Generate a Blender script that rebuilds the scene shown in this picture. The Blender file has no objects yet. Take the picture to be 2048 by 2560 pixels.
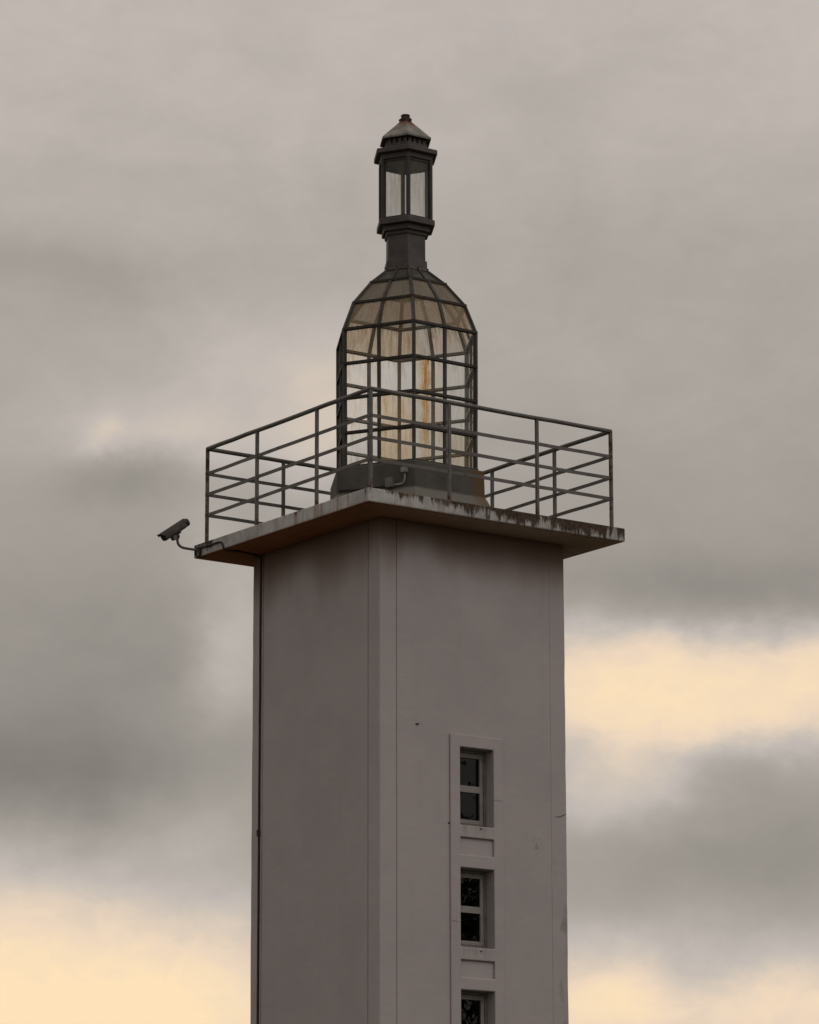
import bpy, bmesh, math, random
from mathutils import Vector, Matrix
R = math.radians
random.seed(7)
scene = bpy.context.scene
col = scene.collection

# ------------------------------------------------------------------ camera
SLAB = 10.811                        # height of the balcony floor above the ground
PSI = R(35.288)                      # turn of the square tower
PHI = R(5.6)                         # turn of the six-sided lantern
cam_d = bpy.data.cameras.new('camera')
cam = bpy.data.objects.new('camera', cam_d)
col.objects.link(cam)
cam_d.sensor_fit = 'VERTICAL'
cam_d.sensor_height = 24.0
cam_d.lens = 24.0 * 9746.4 / 2560.0
cam_d.clip_start = 0.5
cam_d.clip_end = 3000.0
cam.location = (0.0224, -40.785, 1.6)
cam.rotation_mode = 'QUATERNION'
cam.rotation_quaternion = (Matrix.Rotation(R(90 + 13.0923), 3, 'X') @ Matrix.Rotation(-0.00172, 3, 'Z')).to_quaternion()
scene.camera = cam

# ------------------------------------------------------------------ colour management
vs = scene.view_settings
scene.display_settings.display_device = 'sRGB'
vs.view_transform = 'Standard'
vs.look = 'None'
vs.exposure = 0.0
vs.gamma = 1.0
vs.use_curve_mapping = False
scene.render.engine = 'CYCLES'
scene.cycles.max_bounces = 10
scene.cycles.transparent_max_bounces = 40
scene.cycles.diffuse_bounces = 4
scene.cycles.glossy_bounces = 3
scene.cycles.transmission_bounces = 8
scene.cycles.caustics_reflective = False
scene.cycles.caustics_refractive = False


def lin(r, g, b):
    def f(c):
        c /= 255.0
        return c / 12.92 if c <= 0.04045 else ((c + 0.055) / 1.055) ** 2.4
    return (f(r), f(g), f(b), 1.0)


class NT:
    """small helper for node trees"""
    def __init__(self, tree):
        self.t = tree

    def n(self, typ, **kw):
        nd = self.t.nodes.new(typ)
        for k, v in kw.items():
            setattr(nd, k, v)
        return nd

    def link(self, a, b):
        self.t.links.new(a, b)

    def val(self, sock, v):
        if isinstance(v, bpy.types.NodeSocket):
            self.link(v, sock)
        else:
            sock.default_value = v

    def math(self, op, a, b=None, c=None, clamp=False):
        nd = self.n('ShaderNodeMath', operation=op)
        nd.use_clamp = clamp
        self.val(nd.inputs[0], a)
        if b is not None:
            self.val(nd.inputs[1], b)
        if c is not None:
            self.val(nd.inputs[2], c)
        return nd.outputs[0]

    def vmath(self, op, a, b=None):
        nd = self.n('ShaderNodeVectorMath', operation=op)
        self.val(nd.inputs[0], a)
        if b is not None:
            self.val(nd.inputs[1], b)
        return nd.outputs['Value'] if op in ('LENGTH', 'DOT_PRODUCT', 'DISTANCE') else nd.outputs[0]

    def noise(self, vec, scale, detail=4.0, rough=0.55, dist=0.0, dim='3D'):
        nd = self.n('ShaderNodeTexNoise', noise_dimensions=dim)
        self.link(vec, nd.inputs['Vector'])
        nd.inputs['Scale'].default_value = scale
        nd.inputs['Detail'].default_value = detail
        nd.inputs['Roughness'].default_value = rough
        nd.inputs['Distortion'].default_value = dist
        return nd.outputs['Fac']

    def maprange(self, v, a, b, c=0.0, d=1.0, smooth=True):
        nd = self.n('ShaderNodeMapRange', interpolation_type='SMOOTHSTEP' if smooth else 'LINEAR')
        nd.clamp = True
        self.val(nd.inputs[0], v)
        for i, x in enumerate((a, b, c, d)):
            self.val(nd.inputs[i + 1], x)
        return nd.outputs[0]

    def mix(self, f, a, b, blend='MIX'):
        nd = self.n('ShaderNodeMix', data_type='RGBA', blend_type=blend)
        self.val(nd.inputs[0], f)
        self.val(nd.inputs[6], a)
        self.val(nd.inputs[7], b)
        return nd.outputs[2]

    def sep(self, v):
        nd = self.n('ShaderNodeSeparateXYZ')
        self.link(v, nd.inputs[0])
        return nd.outputs

    def comb(self, x, y, z=0.0):
        nd = self.n('ShaderNodeCombineXYZ')
        for i, q in enumerate((x, y, z)):
            self.val(nd.inputs[i], q)
        return nd.outputs[0]

    def ramp(self, f, stops):
        nd = self.n('ShaderNodeValToRGB')
        self.link(f, nd.inputs[0])
        cr = nd.color_ramp
        while len(cr.elements) < len(stops):
            cr.elements.new(0.5)
        for e, (p, c) in zip(cr.elements, stops):
            e.position = p
            e.color = c
        return nd.outputs[0]


# ------------------------------------------------------------------ world: overcast evening sky
SUN_EL, SUN_AZ = R(42), R(128)       # the veiled sun: high, behind the viewer's right shoulder
world = bpy.data.worlds.new('World')
scene.world = world
world.use_nodes = True
wt = world.node_tree
wt.nodes.clear()
w = NT(wt)
tc = w.n('ShaderNodeTexCoord')
x, y, z = w.sep(w.vmath('NORMALIZE', tc.outputs['Generated']))
DEG = 180.0 / math.pi
az = w.math('MULTIPLY', w.math('ARCTAN2', x, y), DEG)
el = w.math('MULTIPLY', w.math('ARCSINE', z), DEG)
# the clouds drift in sheets: noise on the direction, flattened towards the horizon
dirv = w.comb(x, y, w.math('MULTIPLY', z, 1.35))
wa = w.noise(dirv, 8.0, 7.0, 0.58)
wb = w.noise(w.vmath('ADD', dirv, (7.3, 2.1, 4.4)), 10.0, 7.0, 0.60)
azw = w.math('ADD', az, w.math('MULTIPLY', w.math('SUBTRACT', wa, 0.5), 4.5))
elw = w.math('ADD', el, w.math('MULTIPLY', w.math('SUBTRACT', wb, 0.5), 2.1))
ae = w.comb(azw, elw, 0.0)
# thickness of the cloud deck by elevation (degrees): bright and thin at the top, heavy lower down
base = w.n('ShaderNodeFloatCurve')
cv = base.mapping.curves[0]
pts = [(0.0, 0.66), (0.055, 0.60), (0.10, 0.37), (0.13, 0.37), (0.165, 0.46), (0.20, 0.53), (0.23, 0.595), (0.30, 0.60), (0.60, 0.61), (1.0, 0.62)]
cv.points[0].location = pts[0]
cv.points[-1].location = pts[-1]
for p in pts[1:-1]:
    cv.points.new(*p)
base.mapping.update()
w.link(w.math('DIVIDE', elw, 90.0, clamp=True), base.inputs['Value'])
v = base.outputs['Value']
SKY_BLOBS = [   # azimuth, elevation, half width, half height (degrees), light let through
    (-2.1, 15.3, 1.9, 0.75, 0.13), (-4.55, 14.25, 0.45, 0.30, 0.13), (-4.3, 14.35, 1.3, 0.60, 0.13), (-2.4, 14.1, 1.1, 0.50, 0.19),
    (-4.1, 13.55, 1.3, 0.36, -0.16), (-5.3, 16.65, 2.2, 0.45, -0.08), (-4.9, 11.2, 2.4, 1.30, -0.11),
    (-2.4, 11.3, 0.7, 1.30, 0.22), (-5.0, 9.05, 3.0, 0.95, -0.22), (-5.4, 5.85, 4.2, 2.40, 0.50), (-3.1, 8.6, 1.2, 0.5, 0.12),
    (4.4, 10.42, 4.4, 0.80, 0.58), (4.4, 11.85, 2.6, 0.50, -0.12), (-0.6, 14.4, 0.95, 1.25, 0.22), (2.6, 9.3, 1.0, 0.7, 0.34),
    (4.9, 7.95, 2.2, 0.85, -0.15), (2.2, 6.1, 1.0, 0.95, 0.34), (5.2, 5.65, 2.6, 0.60, 0.28),
    (-9.5, 9.6, 2.6, 0.8, -0.12), (-12.0, 7.2, 3.0, 0.8, 0.40), (10.5, 9.7, 2.6, 0.6, 0.40), (11.0, 6.2, 4.0, 0.7, 0.35),
]
for a0, e0, sa, se, amp in SKY_BLOBS:
    d = w.vmath('MULTIPLY', w.vmath('SUBTRACT', ae, (a0, e0, 0.0)), (1.0 / sa, 1.0 / se, 0.0))
    q = w.vmath('DOT_PRODUCT', d, d)
    if amp > 0.45:                   # the open gaps have firmer edges than the cloud shading
        q = w.math('POWER', q, 1.45)
    g = w.math('POWER', 2.71828, w.math('MULTIPLY', q, -1.0))
    v = w.math('MULTIPLY_ADD', g, amp, v)
big = w.noise(w.comb(x, y, w.math('MULTIPLY', z, 3.0)), 4.0, 5.0, 0.55, 0.3)
fine = w.noise(w.vmath('ADD', dirv, (1.7, 0.4, 9.1)), 22.0, 8.0, 0.56, 0.8)
v = w.math('MULTIPLY_ADD', w.math('SUBTRACT', big, 0.5), 0.22, v)
v = w.math('MULTIPLY_ADD', w.math('SUBTRACT', fine, 0.5), 0.15, v)
wisp = w.noise(w.vmath('ADD', w.comb(x, y, w.math('MULTIPLY', z, 1.8)), (3.1, 5.7, 2.2)), 60.0, 6.0, 0.6, 1.0)
v = w.math('MULTIPLY_ADD', w.math('SUBTRACT', wisp, 0.5), w.maprange(v, 0.4, 0.9, 0.06, 0.20), v)
cloud = w.ramp(v, [(0.05, lin(118, 110, 104)), (0.25, lin(146, 140, 132)), (0.42, lin(167, 160, 152)), (0.60, lin(193, 184, 177)),
                   (0.70, lin(209, 196, 182)), (0.85, lin(237, 214, 189)), (1.0, lin(255, 227, 186))])
sky = w.n('ShaderNodeTexSky', sky_type='NISHITA')
sky.sun_disc = False
sky.sun_elevation = SUN_EL
sky.sun_rotation = SUN_AZ
clear = w.mix(1.0, sky.outputs['Color'], (0.1, 0.1, 0.1, 1.0), 'MULTIPLY')
final = w.mix(0.98, clear, cloud)
bg = w.n('ShaderNodeBackground')
bg.inputs['Strength'].default_value = 1.0
w.link(final, bg.inputs['Color'])
wo = w.n('ShaderNodeOutputWorld')
w.link(bg.outputs[0], wo.inputs['Surface'])
world.cycles.sampling_method = 'MANUAL'
world.cycles.sample_map_resolution = 1024

sun_d = bpy.data.lights.new('sun', 'SUN')
sun_d.energy = 0.5
sun_d.angle = R(40)
sun_d.color = (1.0, 0.94, 0.88)
sun = bpy.data.objects.new('sun', sun_d)
col.objects.link(sun)
sdir = Vector((math.sin(SUN_AZ) * math.cos(SUN_EL), math.cos(SUN_AZ) * math.cos(SUN_EL), math.sin(SUN_EL)))
sun.rotation_mode = 'QUATERNION'
sun.rotation_quaternion = sdir.to_track_quat('Z', 'Y')
sun.location = (20, -20, 40)


# ------------------------------------------------------------------ materials
def new_mat(name):
    m = bpy.data.materials.new(name)
    m.use_nodes = True
    m.node_tree.nodes.clear()
    t = NT(m.node_tree)
    out = t.n('ShaderNodeOutputMaterial')
    return m, t, out


def principled(t, out, color, rough=0.6, metal=0.0, spec=0.4, normal=None):
    b = t.n('ShaderNodeBsdfPrincipled')
    t.val(b.inputs['Base Color'], color)
    t.val(b.inputs['Roughness'], rough)
    b.inputs['Metallic'].default_value = metal
    b.inputs['Specular IOR Level'].default_value = spec
    if normal is not None:
        t.link(normal, b.inputs['Normal'])
    t.link(b.outputs[0], out.inputs['Surface'])
    return b


def bump(t, h, strength, dist):
    b = t.n('ShaderNodeBump')
    b.inputs['Strength'].default_value = strength
    b.inputs['Distance'].default_value = dist
    t.link(h, b.inputs['Height'])
    return b.outputs[0]


def plaster():
    m, t, out = new_mat('painted_plaster')
    co = t.n('ShaderNodeTexCoord').outputs['Object']
    x, y, z = t.sep(co)
    c = (0.470, 0.425, 0.408, 1)
    n1 = t.noise(co, 1.3, 6, 0.6)
    base = t.mix(t.maprange(n1, 0.3, 0.7), (0.372, 0.344, 0.350, 1), (0.409, 0.379, 0.386, 1))
    # roller marks and rain streaks
    st = t.noise(t.vmath('MULTIPLY', co, (9.0, 9.0, 0.35)), 1.0, 4, 0.6)
    base = t.mix(t.maprange(st, 0.52, 0.75, 0, 0.10), base, (0.28, 0.25, 0.235, 1))
    hz = t.noise(t.vmath('MULTIPLY', co, (0.8, 0.8, 9.0)), 1.0, 3, 0.6)
    base = t.mix(t.maprange(hz, 0.5, 0.8, 0, 0.12), base, (0.48, 0.44, 0.435, 1))
    # grimy, flaking strip up the right edge of the window face, and a flaked patch beside the windows
    sp = t.noise(t.vmath('MULTIPLY', co, (7.0, 7.0, 3.0)), 1.0, 6, 0.65)
    edge = t.math('MULTIPLY', t.maprange(x, 0.93, 1.12), t.maprange(z, 8.6, 6.6))
    f = t.math('MULTIPLY', edge, t.maprange(sp, 0.50, 0.66, 0, 0.55))
    base = t.mix(f, base, (0.21, 0.185, 0.165, 1))
    pd = t.vmath('LENGTH', t.vmath('MULTIPLY', t.vmath('SUBTRACT', co, (0.805, -1.193, SLAB - 3.385)), (13.0, 1.0, 9.0)))
    sp2 = t.noise(co, 24.0, 4, 0.6)
    base = t.mix(t.math('MULTIPLY', t.maprange(pd, 1.1, 0.3), t.maprange(sp2, 0.5, 0.6, 0, 0.6)), base, (0.20, 0.18, 0.16, 1))
    # shade under the slab painted in brown, with rust runs of uneven length
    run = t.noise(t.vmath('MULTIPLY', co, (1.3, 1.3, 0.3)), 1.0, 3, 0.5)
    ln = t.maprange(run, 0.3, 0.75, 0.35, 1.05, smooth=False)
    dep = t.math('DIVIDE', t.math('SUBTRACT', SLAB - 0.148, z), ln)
    slab_shade_rust = t.maprange(dep, 1.0, 0.0, 0.0, 0.86)
    base = t.mix(slab_shade_rust, base, (0.13, 0.064, 0.034, 1))
    # grime washed down from the window sills
    below = t.math('MODULO', t.math('SUBTRACT', SLAB - 3.275, z), 1.2503)
    ins = t.math('MULTIPLY', t.maprange(x, -0.21, -0.17), t.maprange(x, 0.26, 0.20))
    ins = t.math('MULTIPLY', ins, t.math('MULTIPLY', t.maprange(z, SLAB - 3.25, SLAB - 3.28), t.maprange(y, -1.15, -1.19)))
    sg = t.noise(t.vmath('MULTIPLY', co, (26.0, 1.0, 2.5)), 1.0, 4, 0.6)
    base = t.mix(t.math('MULTIPLY', t.math('MULTIPLY', ins, t.maprange(below, 0.16, 0.0)), t.maprange(sg, 0.4, 0.65, 0.05, 0.5)), base, (0.17, 0.15, 0.135, 1))
    # small specks
    vo = t.n('ShaderNodeTexVoronoi')
    t.link(co, vo.inputs['Vector'])
    vo.inputs['Scale'].default_value = 5.0
    base = t.mix(t.maprange(vo.outputs['Distance'], 0.035, 0.015, 0, 0.35), base, (0.16, 0.14, 0.13, 1))
    gr = t.noise(co, 160.0, 3, 0.6)
    un = t.noise(t.vmath('MULTIPLY', co, (1.0, 1.0, 2.2)), 7.0, 5, 0.6)
    h = t.math('ADD', t.math('MULTIPLY', gr, 0.3), t.math('MULTIPLY', un, 1.0))
    principled(t, out, base, 0.88, 0, 0.25, bump(t, h, 0.28, 0.012))
    return m


def slab_edge():
    m, t, out = new_mat('stained_concrete')
    co = t.n('ShaderNodeTexCoord').outputs['Object']
    geo = t.n('ShaderNodeNewGeometry')
    x, y, z = t.sep(co)
    n1 = t.noise(co, 5.0, 6, 0.65)
    base = t.mix(t.maprange(n1, 0.35, 0.65), (0.36, 0.355, 0.36, 1), (0.50, 0.49, 0.49, 1))
    st = t.noise(t.vmath('MULTIPLY', co, (14.0, 14.0, 1.0)), 1.0, 4, 0.6)
    base = t.mix(t.maprange(st, 0.5, 0.72, 0, 0.45), base, (0.25, 0.24, 0.235, 1))
    # faint brick-coloured runs
    st2 = t.noise(t.vmath('ADD', t.vmath('MULTIPLY', co, (11.0, 11.0, 0.6)), (3.0, 8.0, 0.0)), 1.0, 3, 0.6)
    nearc = t.maprange(y, 1.6, -1.6, 0.25, 1.0)
    face = t.maprange(y, -1.55, -1.66)
    nearc = t.math('MULTIPLY', nearc, t.math('MULTIPLY_ADD', face, -0.55, 1.0))
    base = t.mix(t.math('MULTIPLY', nearc, t.maprange(st2, 0.47, 0.66, 0, 0.70)), base, t.mix(face, (0.25, 0.125, 0.07, 1), (0.15, 0.085, 0.045, 1)))
    # black-brown growth creeping over the rim and down the face, worst on the window side
    depth = t.math('DIVIDE', t.math('SUBTRACT', SLAB, z), 0.148)
    drip = t.noise(t.vmath('MULTIPLY', co, (9.0, 9.0, 1.9)), 1.0, 8, 0.74, 0.25)
    patch = t.noise(co, 2.6, 3, 0.5)
    face = t.math('MULTIPLY', t.maprange(y, -1.55, -1.66), 1.0)
    grow = t.math('ADD', t.maprange(x, -1.7, 1.66, 0.055, 0.225, smooth=False), t.math('MULTIPLY', t.math('SUBTRACT', patch, 0.5), 0.6))
    amt = t.math('ADD', t.math('MULTIPLY', face, grow), t.math('MULTIPLY', t.math('SUBTRACT', 1.0, face), t.maprange(y, 0.7, 1.66, -0.06, 0.10)))
    k = t.math('SUBTRACT', t.math('ADD', drip, amt), t.math('MULTIPLY', depth, 0.235))
    crust = t.maprange(k, 0.455, 0.56)
    smear = t.maprange(t.math('SUBTRACT', t.math('ADD', t.noise(t.vmath('MULTIPLY', co, (20.0, 20.0, 1.2)), 1.0, 4, 0.6), amt), t.math('MULTIPLY', depth, 0.16)), 0.54, 0.76, 0, 0.6)
    base = t.mix(smear, base, (0.14, 0.10, 0.06, 1))
    fine = t.noise(co, 45.0, 3, 0.6)
    dark = t.mix(t.maprange(fine, 0.35, 0.65), (0.012, 0.009, 0.006, 1), (0.075, 0.040, 0.016, 1))
    base = t.mix(t.math('MULTIPLY', crust, 0.93), base, dark)
    pit = t.n('ShaderNodeTexVoronoi')
    t.link(co, pit.inputs['Vector'])
    pit.inputs['Scale'].default_value = 17.0
    base = t.mix(t.math('MULTIPLY', t.maprange(pit.outputs['Distance'], 0.16, 0.06), 0.55), base, (0.05, 0.04, 0.03, 1))
    h = t.math('ADD', t.noise(co, 60.0, 4, 0.6), t.math('MULTIPLY', crust, 0.8))
    principled(t, out, base, 0.9, 0, 0.2, bump(t, h, 0.5, 0.006))
    return m


def soffit_mat():
    m, t, out = new_mat('soffit_paint')
    co = t.n('ShaderNodeTexCoord').outputs['Object']
    n1 = t.noise(co, 2.2, 5, 0.6)
    x, y, z = t.sep(co)
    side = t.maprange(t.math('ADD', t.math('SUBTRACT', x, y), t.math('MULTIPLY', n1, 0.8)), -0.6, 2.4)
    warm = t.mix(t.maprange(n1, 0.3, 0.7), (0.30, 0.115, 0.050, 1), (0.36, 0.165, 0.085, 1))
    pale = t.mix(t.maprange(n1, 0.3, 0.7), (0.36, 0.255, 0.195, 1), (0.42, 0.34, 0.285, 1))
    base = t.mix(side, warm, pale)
    n2 = t.noise(co, 30.0, 4, 0.6)
    base = t.mix(t.maprange(n2, 0.55, 0.75, 0, 0.4), base, (0.15, 0.08, 0.045, 1))
    principled(t, out, base, 0.9, 0, 0.2, bump(t, n2, 0.3, 0.004))
    return m


def steel(name, ca, cb, rust, rough=0.55, foot=0.0, rust_col=(0.085, 0.028, 0.012, 1)):
    m, t, out = new_mat(name)
    co = t.n('ShaderNodeTexCoord').outputs['Object']
    n1 = t.noise(co, 6.0, 5, 0.6)
    base = t.mix(t.maprange(n1, 0.35, 0.65), ca, cb)
    n2 = t.noise(t.vmath('MULTIPLY', co, (1.0, 1.0, 0.6)), 13.0, 6, 0.7)
    if foot:                             # rust gathers at the feet of the posts
        n2 = t.math('ADD', n2, t.maprange(t.sep(co)[2], 0.16, 0.01, 0.0, foot))
    rr = t.maprange(n2, 0.66 - rust, 0.74 - rust)
    fine = t.noise(co, 90.0, 3, 0.6)
    base = t.mix(t.math('MULTIPLY', rr, 0.9), base, t.mix(fine, (0.03, 0.013, 0.008, 1), rust_col))
    rg = t.math('ADD', rough, t.math('MULTIPLY', rr, 0.3))
    principled(t, out, base, rg, 0, 0.35, bump(t, t.math('ADD', fine, rr), 0.3, 0.002))
    return m


def cap_roof():
    m, t, out = new_mat('weathered_roof_metal')
    co = t.n('ShaderNodeTexCoord').outputs['Object']
    x, y, z = t.sep(co)
    n1 = t.noise(co, 9.0, 5, 0.6)
    base = t.mix(t.maprange(n1, 0.35, 0.65), (0.13, 0.127, 0.113, 1), (0.23, 0.222, 0.203, 1))
    n2 = t.noise(t.vmath('MULTIPLY', co, (16.0, 16.0, 3.0)), 1.0, 4, 0.6)
    top = t.maprange(t.math('ADD', z, t.math('MULTIPLY', n2, 0.16)), 1.71, 1.80)
    base = t.mix(t.math('MULTIPLY', top, 0.9), base, (0.12, 0.04, 0.015, 1))
    principled(t, out, base, 0.65, 0, 0.3, bump(t, n1, 0.2, 0.004))
    return m


def old_glass(name, film, streak, tint, rust_u=None, rust_w=0.1, rust_amt=0.0, tan=0.0, stain=0.0):
    """thin pane with a film of dirt and lime runs; UV: u across the pane, v up"""
    m, t, out = new_mat(name)
    uvn = t.n('ShaderNodeUVMap')
    uv = uvn.outputs[0]
    u, vv, _ = t.sep(uv)
    rnd = t.n('ShaderNodeObjectInfo').outputs['Random']
    off = t.comb(t.math('MULTIPLY', rnd, 37.0), t.math('MULTIPLY', rnd, 91.0), 0.0)
    p = t.vmath('ADD', uv, off)
    s1 = t.noise(t.vmath('MULTIPLY', p, (11.0, 0.9, 1.0)), 1.0, 5, 0.65)
    s2 = t.noise(t.vmath('MULTIPLY', p, (30.0, 1.6, 1.0)), 1.0, 3, 0.6)
    cl = t.noise(p, 2.4, 5, 0.6)
    runs = t.math('MULTIPLY', t.maprange(s1, 0.42, 0.72), t.maprange(vv, 0.0, 1.0, 0.45, 1.0))
    d = t.math('ADD', film, t.math('MULTIPLY', runs, streak))
    d = t.math('ADD', d, t.math('MULTIPLY', t.math('SUBTRACT', cl, 0.5), 0.16))
    d = t.math('ADD', d, t.math('MULTIPLY', t.math('SUBTRACT', s2, 0.5), 0.10))
    brown = t.math('MULTIPLY', t.maprange(s1, 0.50, 0.70), t.maprange(vv, 0.15, 1.0, 0.1, 0.8))
    colr = t.mix(t.math('ADD', t.math('MULTIPLY', brown, 0.55), tan, clamp=True), tint, (0.62, 0.42, 0.22, 1))
    filt = t.mix(t.math('MULTIPLY', stain, t.maprange(s1, 0.36, 0.66, 0.35, 1.0)), (0.985, 0.987, 0.982, 1), (0.945, 0.83, 0.655, 1))
    filt = t.mix(t.math('MULTIPLY', brown, 0.30), filt, (0.80, 0.66, 0.47, 1))
    if rust_u is not None:
        wob = t.math('MULTIPLY', t.math('SUBTRACT', t.noise(t.vmath('MULTIPLY', p, (2.0, 3.0, 1.0)), 1.0, 3, 0.6), 0.5), 0.30)
        du = t.math('DIVIDE', t.math('SUBTRACT', t.math('ADD', u, wob), rust_u), rust_w)
        g = t.math('POWER', 2.71828, t.math('MULTIPLY', t.math('MULTIPLY', du, du), -1.0))
        g = t.math('MULTIPLY', g, t.maprange(s2, 0.3, 0.62, 0.12, 1.0))
        g = t.math('MULTIPLY', g, rust_amt)
        d = t.math('ADD', d, t.math('MULTIPLY', g, 0.22))
        filt = t.mix(t.math('MINIMUM', g, 1.0), filt, (0.87, 0.62, 0.31, 1))
        colr = t.mix(t.math('MULTIPLY', g, 1.0, clamp=True), colr, (0.80, 0.45, 0.13, 1))
    d = t.math('MINIMUM', t.math('MAXIMUM', d, 0.015), 0.93)
    tr = t.n('ShaderNodeBsdfTransparent')
    t.link(filt, tr.inputs['Color'])
    gl = t.n('ShaderNodeBsdfGlossy')
    gl.inputs['Roughness'].default_value = 0.06
    gl.inputs['Color'].default_value = (0.9, 0.9, 0.9, 1)
    fr = t.n('ShaderNodeFresnel')
    fr.inputs['IOR'].default_value = 1.22
    clean = t.n('ShaderNodeMixShader')
    t.link(t.math('MINIMUM', fr.outputs[0], 0.35), clean.inputs[0])
    t.link(tr.outputs[0], clean.inputs[1])
    t.link(gl.outputs[0], clean.inputs[2])
    df = t.n('ShaderNodeBsdfDiffuse')
    tl = t.n('ShaderNodeBsdfTranslucent')
    t.link(colr, df.inputs['Color'])
    t.link(colr, tl.inputs['Color'])
    dirt = t.n('ShaderNodeMixShader')
    dirt.inputs[0].default_value = 0.6
    t.link(df.outputs[0], dirt.inputs[1])
    t.link(tl.outputs[0], dirt.inputs[2])
    mx = t.n('ShaderNodeMixShader')
    t.link(d, mx.inputs[0])
    t.link(clean.outputs[0], mx.inputs[1])
    t.link(dirt.outputs[0], mx.inputs[2])
    t.link(mx.outputs[0], out.inputs['Surface'])
    return m


def window_glass():
    m, t, out = new_mat('window_glass')
    co = t.n('ShaderNodeTexCoord').outputs['Object']
    tr = t.n('ShaderNodeBsdfTransparent')
    tr.inputs['Color'].default_value = (0.35, 0.35, 0.34, 1)
    gl = t.n('ShaderNodeBsdfGlossy')
    gl.inputs['Roughness'].default_value = 0.015
    t.link(bump(t, t.noise(co, 5.0, 2, 0.5), 0.15, 0.004), gl.inputs['Normal'])
    fr = t.n('ShaderNodeFresnel')
    fr.inputs['IOR'].default_value = 1.45
    mx = t.n('ShaderNodeMixShader')
    t.link(fr.outputs[0], mx.inputs[0])
    t.link(tr.outputs[0], mx.inputs[1])
    t.link(gl.outputs[0], mx.inputs[2])
    t.link(mx.outputs[0], out.inputs['Surface'])
    return m


def simple(name, c1, c2, scale, rough=0.8, spec=0.3, bs=0.2, bd=0.003):
    m, t, out = new_mat(name)
    co = t.n('ShaderNodeTexCoord').outputs['Object']
    n1 = t.noise(co, scale, 5, 0.6)
    principled(t, out, t.mix(t.maprange(n1, 0.35, 0.65), c1, c2), rough, 0, spec, bump(t, n1, bs, bd))
    return m


def plinth_mat():
    m, t, out = new_mat('grey_plinth_paint')
    co = t.n('ShaderNodeTexCoord').outputs['Object']
    x, y, z = t.sep(co)
    n1 = t.noise(co, 3.0, 5, 0.6)
    base = t.mix(t.maprange(n1, 0.3, 0.7), (0.056, 0.053, 0.048, 1), (0.088, 0.084, 0.075, 1))
    st = t.noise(t.vmath('MULTIPLY', co, (9.0, 9.0, 1.0)), 1.0, 4, 0.6)
    base = t.mix(t.maprange(st, 0.5, 0.7, 0, 0.5), base, (0.07, 0.065, 0.055, 1))
    # cement skirt at the foot, paler with the sky light it catches painted in
    sk = t.maprange(t.math('ADD', z, t.math('MULTIPLY', n1, 0.05)), 0.385, 0.335)
    base = t.mix(sk, base, (0.165, 0.16, 0.14, 1))
    # ochre run down the right corner
    cx, cy = 0.91 * math.sin(R(60)), -0.91 * math.cos(R(60))
    dd = t.vmath('LENGTH', t.vmath('MULTIPLY', t.vmath('SUBTRACT', co, (cx - 0.03, cy - 0.02, 0.0)), (1.0, 1.0, 0.0)))
    f = t.math('MULTIPLY', t.maprange(dd, 0.16, 0.05), t.maprange(st, 0.3, 0.6, 0.35, 0.9))
    base = t.mix(f, base, (0.13, 0.066, 0.018, 1))
    sp = t.n('ShaderNodeTexVoronoi')
    t.link(co, sp.inputs['Vector'])
    sp.inputs['Scale'].default_value = 6.0
    base = t.mix(t.maprange(sp.outputs['Distance'], 0.10, 0.05, 0, 0.6), base, (0.04, 0.036, 0.03, 1))
    principled(t, out, base, 0.8, 0, 0.3, bump(t, t.noise(co, 50.0, 4, 0.6), 0.3, 0.004))
    return m


def ground_mat():
    m, t, out = new_mat('ground_cover')
    co = t.n('ShaderNodeTexCoord').outputs['Object']
    n1 = t.noise(co, 0.15, 6, 0.6)
    n2 = t.noise(co, 6.0, 5, 0.7)
    base = t.mix(t.maprange(n1, 0.4, 0.6), (0.040, 0.046, 0.020, 1), (0.075, 0.060, 0.040, 1))
    base = t.mix(t.maprange(n2, 0.3, 0.7, 0, 0.5), base, (0.11, 0.10, 0.065, 1))
    principled(t, out, base, 0.95, 0, 0.2, bump(t, n2, 0.6, 0.05))
    return m


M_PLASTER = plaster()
M_SLAB = slab_edge()
M_SOFFIT = soffit_mat()
M_RAIL = steel('railing_paint', (0.088, 0.081, 0.075, 1), (0.125, 0.116, 0.107, 1), 0.03, foot=0.20)
M_RAIL_RUSTY = steel('rusted_railing_paint', (0.10, 0.085, 0.075, 1), (0.13, 0.11, 0.10, 1), 0.17)
M_CAGE = steel('cage_paint', (0.026, 0.024, 0.021, 1), (0.050, 0.047, 0.041, 1), 0.10)
M_CAGE_IN = steel('cage_inside_paint', (0.30, 0.305, 0.275, 1), (0.38, 0.38, 0.345, 1), 0.03)
M_RING = steel('ring_bar_paint', (0.010, 0.008, 0.007, 1), (0.022, 0.018, 0.015, 1), 0.12, rust_col=(0.07, 0.025, 0.012, 1))
M_TOPMETAL = steel('turret_paint', (0.046, 0.039, 0.037, 1), (0.068, 0.058, 0.055, 1), 0.015)
M_TOPDARK = steel('turret_frame_paint', (0.020, 0.017, 0.015, 1), (0.034, 0.029, 0.026, 1), 0.03)
M_ROOF = cap_roof()
M_RUST = steel('rusted_iron', (0.03, 0.015, 0.011, 1), (0.05, 0.022, 0.015, 1), 0.2)
M_PLINTH = plinth_mat()
M_GLASS_TOP = old_glass('sooty_glass', 0.66, 0.12, (0.17, 0.165, 0.15, 1))
M_GLASS_DOME = old_glass('grimy_dome_glass', 0.50, 0.20, (0.38, 0.335, 0.265, 1))
M_GLASS_DOME_LOW = old_glass('streaky_dome_glass', 0.24, 0.36, (0.68, 0.56, 0.41, 1), tan=0.12, stain=0.3)
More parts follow.
